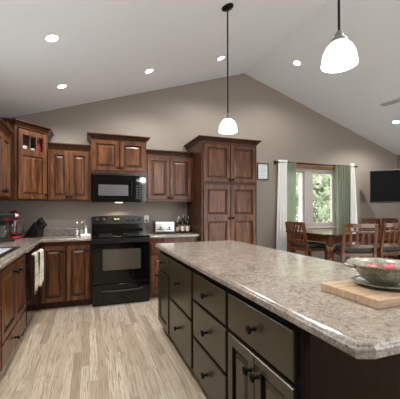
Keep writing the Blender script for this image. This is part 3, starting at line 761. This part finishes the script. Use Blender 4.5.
towel('dish_towel', 3.79, 4.03, .415, .45, -.520, M['towel_w'], 'cream checked dish towel hanging over the plaid one on the dishwasher handle', 5)

# ------------------------------------------------------------------ things on the right counter
c = thing('toaster', 'wide stainless toaster with black ends on the counter beside the outlet', 'toaster', (1.10, 4.60, .9145), math.radians(-6))
g = G(); g.box(-.155, .155, -.10, .10, .012, .185, .014, 3); obj('shell', g, M['toaster'], c, True)
for s in (-1, 1):
    g = G(); g.box(s*.155-.016, s*.155+.016, -.104, .104, .0, .192, .008); obj('end_cap', g, M['black_plastic'], c)
g = G()
for q in (-.055, .055): g.box(-.125, .125, q-.014, q+.014, .1835, .1865)
obj('slots', g, M['black_satin'], c)
for s in (-.07, .07):
    g = G(); g.box(s-.045, s+.045, -.112, -.099, .062, .074, .004); g.lathe([(0, 0), (.016, 0), (.015, .014), (0, .016)], (s, -.10, .095), 18, 'y'); obj('lever', g, M['black_plastic'], c)
g = G(); g.box(-.135, .135, -.106, -.098, .018, .035, .003); obj('crumb_tray', g, M['black_satin'], c)
tr = Matrix.Rotation(math.radians(6), 3, 'Z')
g = G(); g.tube([(-.168, .06, .03)] + [tuple(tr @ (Vector(p)-Vector((1.10, 4.60, .9145)))) for p in ((.90, 4.70, .922), (.872, 4.76, .925), (.868, 4.798, .99), (.868, 4.802, 1.08), (.868, 4.812, 1.11))], .004, 8); obj('cord', g, M['black_plastic'], c, True)
c = thing('outlet', 'white wall outlet with a black plug above the right counter', 'outlet', (.868, YW-.0005, 1.135))
g = G(); g.box(-.036, .036, -.007, 0, -.058, .058, .003); obj('cover_plate', g, M['white'], c)
g = G()
for z in (-.022, .022): g.box(-.017, .017, -.009, -.006, z-.014, z+.014, .002)
obj('receptacles', g, mat('receptacle_shade', (.6, .6, .58), .4), c)
g = G(); g.box(-.013, .013, -.03, -.009, -.035, -.008, .004); obj('plug', g, M['black_plastic'], c)
def bottle(x, y, h, r, glass, lab_col, cap, label):
    c = thing('bottle', label, 'bottle', (x, y, .9145), 0, 'bottles beside the pantry')
    b = h*.58
    g = G(); g.lathe([(0, .002), (r*.9, 0), (r, .005), (r, b), (r*.85, b+.02), (r*.40, b+.055), (r*.36, h-.03), (0, h-.03)], (0,0,0), 20); obj('glass_body', g, glass, c, True)
    g = G(); g.lathe([(r+.0004, b*.22), (r+.0011, b*.23), (r+.0011, b*.80), (r+.0004, b*.81)], (0,0,0), 20); obj('label', g, lab_col, c, True)
    g = G(); g.lathe([(r*.42, h-.045), (r*.44, h-.044), (r*.44, h-.001), (0, h)], (0,0,0), 16); obj('cap', g, cap, c, True)
dg = mat('dark_bottle_glass', (.022, .012, .007), .06); dr_ = mat('black_bottle_glass', (.008, .009, .008), .06); am = mat('amber_bottle_glass', (.07, .025, .01), .08)
lw = mat('paper_label_white', (.72, .70, .66), .6); lp = mat('paper_label_peach', (.55, .36, .27), .6); lc = mat('paper_label_cream', (.62, .55, .40), .6)
gold = mat('gold_foil', (.42, .36, .25), .35, .5)
bottle(1.312, 4.60, .205, .030, am, lp, gold, 'short amber bottle with peach label right beside the toaster')
bottle(1.358, 4.675, .265, .032, dr_, lw, M['white'], 'tall black bottle with a white cap, second from toaster, behind the front row')
bottle(1.392, 4.57, .235, .029, dg, lc, dg, 'brown bottle with cream label in front of the white-capped one')
bottle(1.440, 4.665, .275, .033, dr_, lw, M['chrome'], 'tallest black bottle with silver cap, third along at the back')
bottle(1.472, 4.565, .23, .030, dg, lc, dr_, 'brown bottle with cream label in front, nearest the pantry')
bottle(1.519, 4.66, .26, .031, dr_, lp, M['chrome'], 'black bottle with peach label at the back, touching the pantry side')

# ------------------------------------------------------------------ wall picture
c = thing('picture_frame', 'small brown framed print on the wall right of the pantry', 'picture', (3.035, YW-.0005, 1.99))
g = G(); hw, hh, fr = .122, .158, .022
g.box(-hw, hw, -.02, 0, hh-fr, hh, .003); g.box(-hw, hw, -.02, 0, -hh, -hh+fr, .003); g.box(-hw, -hw+fr, -.02, 0, -hh+fr, hh-fr, .003); g.box(hw-fr, hw, -.02, 0, -hh+fr, hh-fr, .003)
obj('frame', g, M['frame_wood'], c)
g = G(); g.box(-hw+fr, hw-fr, -.008, -.001, -hh+fr, hh-fr); obj('print', g, mat('print_paper', (.60, .65, .68), .5), c)
g = G(); rn = random.Random(3)
for k in range(8):
    ww = rn.uniform(.03, .075); z = .10-.025*k; g.box(-ww, ww, -.0086, -.0079, z-.003, z+.003)
obj('print_lines', g, mat('print_ink', (.36, .41, .45), .6), c)

# ------------------------------------------------------------------ curtains, rod
def curtain(name, x0, x1, xb0, xb1, y, z0, z1, folds, amp, m, lab, seed):
    g = G(); nu, nv = folds*8, 26; grid = []
    for j in range(nv+1):
        t = j/nv; z = z1+(z0-z1)*t; row = []
        for i in range(nu+1):
            s = i/nu; x = (x0+(x1-x0)*s)*(1-t)+(xb0+(xb1-xb0)*s)*t
            yy = y + amp*(1-.25*t)*math.sin(s*folds*2*PI+seed) + .006*math.sin(3*t+seed+5*s)
            row.append(g.b.verts.new((x+.006*math.sin(s*folds*4*PI+t*3), yy, z)))
        grid.append(row)
    for a, b in zip(grid, grid[1:]):
        for i in range(nu): g.b.faces.new((a[i], a[i+1], b[i+1], b[i]))
    o = obj(name, g, m, None, True); sm = o.modifiers.new('cloth_thickness', 'SOLIDIFY'); sm.thickness = .003; return tag(o, lab, 'curtain')
CYR = YW-.085
curtain('curtain', 3.33, 3.515, 3.26, 3.495, CYR, .02, 2.215, 3, .026, M['curtain_w'], 'white curtain panel at the left end of the rod, outside the green one', 0)
curtain('curtain', 3.535, 3.72, 3.52, 3.70, CYR, .02, 2.19, 4, .024, M['curtain_g'], 'sage green sheer curtain on the left side of the window', 1)
curtain('curtain', 4.69, 5.06, 4.74, 5.06, CYR, .02, 2.19, 6, .026, M['curtain_g'], 'sage green sheer curtain on the right side of the window', 2)
curtain('curtain', 5.065, 5.20, 5.06, 5.33, CYR, .02, 2.235, 3, .026, M['curtain_w'], 'white curtain panel at the right end of the rod, beside the television', 3)
c = thing('curtain_rod', 'thin dark curtain rod over the dining window', 'curtain rod', (0, 0, 0))
g = G(); g.tube([(3.27, CYR, 2.172), (5.23, CYR, 2.172)], .010, 12); obj('rod', g, M['iron'], c, True)
for x in (3.25, 5.25):
    g = G(); g.sphere((x, CYR, 2.172), .022); obj('finial', g, M['iron'], c, True)
for x in (3.30, 5.215):
    g = G(); g.box(x-.008, x+.008, CYR, YW-.001, 2.166, 2.178); g.box(x-.02, x+.02, YW-.006, YW-.0005, 2.13, 2.21, .002); obj('bracket', g, M['iron'], c)

# ------------------------------------------------------------------ television
c = thing('television', 'black flat television on a swivel arm in the right corner', 'television', (5.395, 4.56, 1.405), math.radians(-52.5))
tw, th = 1.12, .655
g = G(); g.box(0, tw, 0, .045, 0, th, .006); obj('housing', g, M['tv_bezel'], c)
g = G(); g.box(.014, tw-.014, -.0012, .001, .035, th-.014); obj('screen', g, M['screen'], c)
g = G(); g.box(.0, tw, -.004, .0, 0, .022, .0015); obj('lower_trim', g, mat('bezel_trim', (.05, .035, .028), .25), c)
p = Matrix.Rotation(math.radians(52.5), 3, 'Z') @ (Vector((6.553, 4.05, 1.735)) - Vector((5.395, 4.56, 1.405)))
g = G(); g.box(tw/2-.12, tw/2+.12, .045, .07, th/2-.12, th/2+.12); g.tube([(tw/2, .07, th/2), ((tw/2+p.x)/2+.05, (p.y+.07)/2+.05, th/2), tuple(p)], .02, 10); obj('swivel_arm', g, M['black_satin'], c)

# ------------------------------------------------------------------ dining table and chairs
TX0, TX1, TY0, TY1, TZ = 3.24, 6.48, 3.40, 4.52, .914
c = thing('dining_table', 'counter-height cherry dining table with clipped corners and turned legs by the window', 'table', ((TX0+TX1)/2, (TY0+TY1)/2, 0))
hx, hy, k = (TX1-TX0)/2, (TY1-TY0)/2, .09
g = G(); g.prism([(-hx+k, -hy), (hx-k, -hy), (hx, -hy+k), (hx, hy-k), (hx-k, hy), (-hx+k, hy), (-hx, hy-k), (-hx, -hy+k)], TZ-.034, TZ, .008, 3); obj('table_top', g, M['cherry_top'], c)
ix, iy = hx-.10, hy-.10
g = G(); g.box(-ix, ix, -iy, -iy+.025, TZ-.135, TZ-.034); g.box(-ix, ix, iy-.025, iy, TZ-.135, TZ-.034); g.box(-ix, -ix+.025, -iy+.025, iy-.025, TZ-.135, TZ-.034); g.box(ix-.025, ix, -iy+.025, iy-.025, TZ-.135, TZ-.034); obj('apron', g, M['cherry'], c)
def leg_bm():
    g = G(); g.box(-.045, .045, -.045, .045, TZ-.15, TZ-.034, .004)
    g.lathe([(0, 0), (.026, 0), (.034, .02), (.030, .05), (.026, .08), (.034, .10), (.036, .12), (.028, .14), (.030, .30), (.040, .46), (.046, .52), (.036, .555), (.050, .575), (.050, .59), (.038, .605), (.056, .64), (.060, .67), (.052, .705), (.036, .725), (.044, .74), (.044, .764), (0, .766)], (0,0,0), 24)
    return g
lg = obj('leg', leg_bm(), M['cherry'], c, True); q = .13; lg.location = (-hx+q, -hy+q, 0)
for sx, sy in ((1, -1), (-1, 1), (1, 1)): inst(lg, c, (sx*(hx-q), sy*(hy-q), 0))
def make_chair(label):     # faces +y locally, back along x at y=0
    c = thing('dining_chair', label, 'chair', (0,0,0), 0, 'counter-height chairs around the dining table')
    ch = M['cherry']; hw = .205
    for s in (-1, 1):
        g = G()
        pts = [(s*hw, -.01, 0), (s*hw, 0, .35), (s*hw, 0, .68), (s*hw, -.02, .85), (s*hw, -.065, 1.075)]
        for a, b in zip(pts, pts[1:]): g.beam(a, b, .036, .040, (1, 0, 0))
        obj('leg', g, ch, c)
        g = G(); g.beam((s*(hw-.01), .40, 0), (s*(hw-.01), .40, .66), .040, .040); obj('leg', g, ch, c)
    def yb(z): return 0 if z < .68 else (-.02*(z-.68)/.17 if z < .85 else -.02-.045*(z-.85)/.225)
    def rail(z0, z1, t=.022):
        g = G(); zm = (z0+z1)/2
        pts = [(-hw+.015, 0), (-hw/2, -.014), (0, -.019), (hw/2, -.014), (hw-.015, 0)]
        for a, b in zip(pts, pts[1:]): g.beam((a[0], yb(zm)+a[1], zm), (b[0], yb(zm)+b[1], zm), t, z1-z0, (0, 1, 0))
        return g
    g = rail(1.03, 1.085); obj('top_rail', g, ch, c)
    g = rail(.968, .985); obj('middle_rail', g, ch, c)
    g = rail(.755, .795); obj('lower_rail', g, ch, c)
    for k in range(5):
        x = -.14+.07*k; off = -.019*(1-(x/hw)**2)
        g = G(); g.sphere((x, yb(1.007)+off, 1.007), .0225, u=10, v=8); obj('bead', g, ch, c, True)
    for k in range(4):
        x = -.117+.078*k; off = -.019*(1-(x/hw)**2)
        g = G(); g.beam((x, yb(.785)+off, .785), (x, yb(.975)+off, .975), .032, .012); obj('slat', g, ch, c)
    g = G(); g.box(-hw-.01, hw+.01, -.0, .43, .625, .675, .006); obj('seat_frame', g, ch, c)
    g = G(); g.box(-hw+.02, hw-.02, .02, .42, .6751, .735, .022, 4); obj('cushion', g, M['cushion'], c, True)
    g = G(); g.beam((-hw, .0, .30), (-hw+.01, .40, .30), .022, .03, (1,0,0)); g.beam((hw, .0, .30), (hw-.01, .40, .30), .022, .03, (1,0,0)); g.beam((-hw, .40, .20), (hw, .40, .20), .022, .035, (0,1,0)); g.beam((-hw, .0, .40), (hw, 0, .40), .022, .03, (0,1,0)); obj('stretchers', g, ch, c)
    return c
ch0 = make_chair('dining chair at the left end of the table, in front of the window')
ch0.location = (3.15, 3.99, 0); ch0.rotation_euler = (0, 0, -PI/2)
dup(ch0, (3.48, 3.12, 0), -.49, 'near-side dining chair closest to the clipped table corner, just left of the television')
dup(ch0, (4.08, 3.06, 0), -.21, 'near-side dining chair at the right edge of the photo, under the television')
dup(ch0, (5.52, 4.57, 0), PI, 'far-side dining chair seen between the two near-side chairs')
dup(ch0, (6.045, 4.57, 0), PI, 'far-side dining chair at the right edge, behind the near-side chair')

# ------------------------------------------------------------------ lamps
def pendant(x, y, label):
    zt = zc(x)
    c = thing('pendant_lamp', label, 'lamp', (x, y, zt), 0, 'pendants over the island')
    rot = Matrix.Rotation(-math.atan(PIT), 3, 'Y')
    g = G(); g.lathe([(0, .0), (.062, 0), (.062, -.012), (.045, -.024), (.012, -.030), (0, -.030)], (0, 0, 0), 28, rot=rot); obj('canopy', g, M['iron'], c, True)
    b = 2.068-zt
    g = G(); g.tube([(0, 0, -.015), (0, 0, b+.175)], .0075, 12); obj('stem', g, M['iron'], c, True)
    g = G(); g.lathe([(0, .185), (.012, .185), (.022, .17), (.026, .150), (.042, .138), (.045, .122), (.040, .118), (0, .118)], (0, 0, b), 24); obj('socket_cup', g, M['nickel'], c, True)
    g = G(); g.lathe([(.036, .122), (.050, .115), (.068, .095), (.082, .066), (.090, .03), (.093, 0), (.089, 0), (.086, .03), (.078, .063), (.064, .091), (.047, .111), (.034, .118)], (0, 0, b), 32); obj('shade', g, M['shade'], c, True)
    g = G(); g.sphere((0, 0, b+.05), .03); obj('bulb', g, M['lens'], c, True)
    ld = bpy.data.lights.new('pendant_light', 'POINT'); ld.energy = PEND_W; ld.color = (1, .975, .94); ld.shadow_soft_size = .06
    lo = bpy.data.objects.new('pendant_light', ld); C.objects.link(lo); lo.parent = c; lo.location = (0, 0, b-.03)
pendant(1.318, 2.745, 'pendant lamp with white glass shade hanging over the far end of the island')
pendant(1.285, 1.275, 'nearer and larger-looking pendant lamp with white glass shade over the island')
def downlight(x, y, label, gain=1.0):
    z = zc(x); s = 1 if x > XRID else -1
    rot = Matrix.Rotation(s*math.atan(PIT), 3, 'Y')
    c = thing('recessed_light', label, 'light', (x, y, z), 0, 'recessed ceiling lights')
    g = G(); g.lathe([(.050, -.001), (.074, -.001), (.077, -.004), (.072, -.009), (.052, -.006), (.050, -.003)], (0,0,0), 32, rot=rot); obj('trim_ring', g, M['white'], c, True)
    g = G(); g.lathe([(0, -.006), (.035, -.0055), (.0495, -.003), (.0495, -.0015), (0, -.0015)], (0,0,0), 28, rot=rot); obj('lens', g, M['lens'], c, True)
    ld = bpy.data.lights.new('recessed_lamp', 'SPOT'); ld.energy = CAN_W*gain; ld.spot_size = math.radians(150); ld.spot_blend = .6; ld.color = (1, .99, .975); ld.shadow_soft_size = .055
    lo = bpy.data.objects.new('recessed_lamp', ld); C.objects.link(lo); lo.parent = c; lo.location = (0, 0, -.02)
downlight(-.303, 2.946, 'round recessed ceiling light at upper left, nearest the camera')
downlight(-.306, 4.04, 'round recessed ceiling light above the glass-topped corner cabinet')
downlight(.762, 4.02, 'round recessed ceiling light above the microwave, second along the back wall')
downlight(1.805, 3.985, 'round recessed ceiling light just left of the far pendant rod')
downlight(3.116, 3.95, 'round recessed ceiling light on the right slope beside the ridge')
downlight(5.344, 3.963, 'round recessed ceiling light at the right edge, above the television', 1.7)
for x, y, lab in ((-.303, 1.84, 'added unseen recessed light on the left slope above the sink'), (-.303, .70, 'added unseen recessed light on the left slope beside the camera'),  # lights out of view, added to brighten the room
                  (.90, -.7, 'added unseen recessed light on the left slope behind the camera'), (3.116, .9, 'added unseen recessed light on the right slope near the ridge, right of the camera'),
                  (5.344, 1.7, 'added unseen recessed light on the right slope, near the fan'), (4.4, -.6, 'added unseen recessed light on the right slope behind the camera')): downlight(x, y, lab, 1.7 if x > XRID else 1.0)
# ceiling fan
c = thing('ceiling_fan', 'ceiling fan whose one blade tip shows at the right edge', 'fan', (3.64, 2.16, zc(3.64)))
z = 2.62-zc(3.64)
g = G(); g.lathe([(0, .02), (.07, .0), (.07, -.03), (.03, -.07), (.013, -.08)], (0,0,0), 24); g.tube([(0, 0, -.02), (0, 0, z+.08)], .013, 12); obj('downrod', g, M['nickel'], c, True)
g = G(); g.lathe([(0, .10), (.05, .10), (.10, .06), (.11, .0), (.10, -.05), (.05, -.08), (0, -.09)], (0, 0, z), 28); obj('motor', g, M['nickel'], c, True)
for k in range(4):
    a = math.radians(98+90*k); d = Vector((math.cos(a), math.sin(a), 0)); n = Vector((-d.y, d.x, 0)); up = Vector((0,0,1))
    tn = (n*math.cos(.02)+up*math.sin(.02)); g = G(); L1 = []
    for s, hw in ((.17, .045), (.25, .055), (.45, .064), (.60, .064), (.655, .05), (.675, .025)):
        L1.append([g.b.verts.new(d*s + tn*hw*q + up*(z+dz)) for q, dz in ((-1, -.004), (1, -.004), (1, .004), (-1, .004))])
    for p, r in zip(L1, L1[1:]):
        for i in range(4): g.b.faces.new((p[i], p[(i+1)%4], r[(i+1)%4], r[i]))
    g.b.faces.new(L1[0][::-1]); g.b.faces.new(L1[-1]); bl = obj('blade', g, M['fan_white'], c)
    g = G(); g.beam(d*.09+up*z, d*.22+up*(z-.008), .03, .006, tuple(n)); obj('blade_iron', g, M['nickel'], bl)

# ------------------------------------------------------------------ trees outside the window
def tree(x, y, h, cr, trunk_r, bark, leaf, nleaf, seed, label, low=.12):
    rn = random.Random(seed)
    c = thing('tree', label, 'tree', (x, y, -.40), 0, 'trees outside the window')
    g = G(); g.tube([(0, 0, 0), (.06, 0, h*.4), (-.03, .05, h*.75), (0, 0, h)], [trunk_r*1.15, trunk_r*.9, trunk_r*.6, trunk_r*.25], 10)
    for k in range(7):
        a = rn.uniform(0, 2*PI); z0 = h*rn.uniform(.25, .8); ln = cr*rn.uniform(.5, .9)
        g.tube([(0, 0, z0), (math.cos(a)*ln*.5, math.sin(a)*ln*.5, z0+ln*.3), (math.cos(a)*ln, math.sin(a)*ln, z0+ln*.45)], [trunk_r*.4, trunk_r*.25, trunk_r*.08], 6)
    obj('trunk', g, bark, c, True)
    g = G()
    cl = [(rn.uniform(-1, 1)*cr*.75, rn.uniform(-1, 1)*cr*.75, h*rn.uniform(low, 1.02), rn.uniform(.25, .55)*cr) for _ in range(26)]
    for k in range(int(nleaf*1.7)):
        q = rn.choice(cl); v = Vector((rn.gauss(0, 1), rn.gauss(0, 1), rn.gauss(0, 1))).normalized()*q[3]*rn.random()**.4
        p = Vector(q[:3])+v; s = rn.uniform(.06, .13)
        a = Vector((rn.gauss(0, 1), rn.gauss(0, 1), rn.gauss(0, .7))).normalized(); b = a.orthogonal().normalized()
        b = Matrix.Rotation(rn.uniform(0, 6.28), 3, a) @ b
        g.b.faces.new([g.b.verts.new(p+a*s), g.b.verts.new(p+b*s*.5), g.b.verts.new(p-a*s), g.b.verts.new(p-b*s*.5)])
    me_bm = g.b; me = bpy.data.meshes.new('foliage'); me_bm.to_mesh(me); me_bm.free(); me.materials.append(leaf)
    o = bpy.data.objects.new('foliage', me); C.objects.link(o); o.parent = c
tree(8.1, 9.0, 4.9, 1.15, .09, M['bark'], M['leaf_pale'], 3600, 1, 'pale leafy tree seen through the right window pane, nearest there')
tree(12.5, 11.2, 6.0, 1.5, .12, M['bark'], M['leaf_mid'], 3800, 2, 'greener tree farther back in the right window pane')
tree(6.15, 7.7, 5.0, .75, .07, M['birch_bark'], M['leaf_pale'], 900, 3, 'white-barked slim tree seen through the left window pane', .5)
tree(8.75, 11.6, 5.2, 1.15, .10, M['bark'], M['leaf_mid'], 3600, 4, 'green tree behind the white-barked one in the left pane')
tree(10.9, 14.6, 6.6, 1.5, .12, M['bark'], M['leaf_pale'], 3600, 5, 'pale tree farthest away, behind the other trees in the left pane')
tree(14.6, 15.6, 7.0, 1.7, .12, M['bark'], M['leaf_pale'], 3600, 6, 'pale tree farthest away, behind the other trees in the right pane')
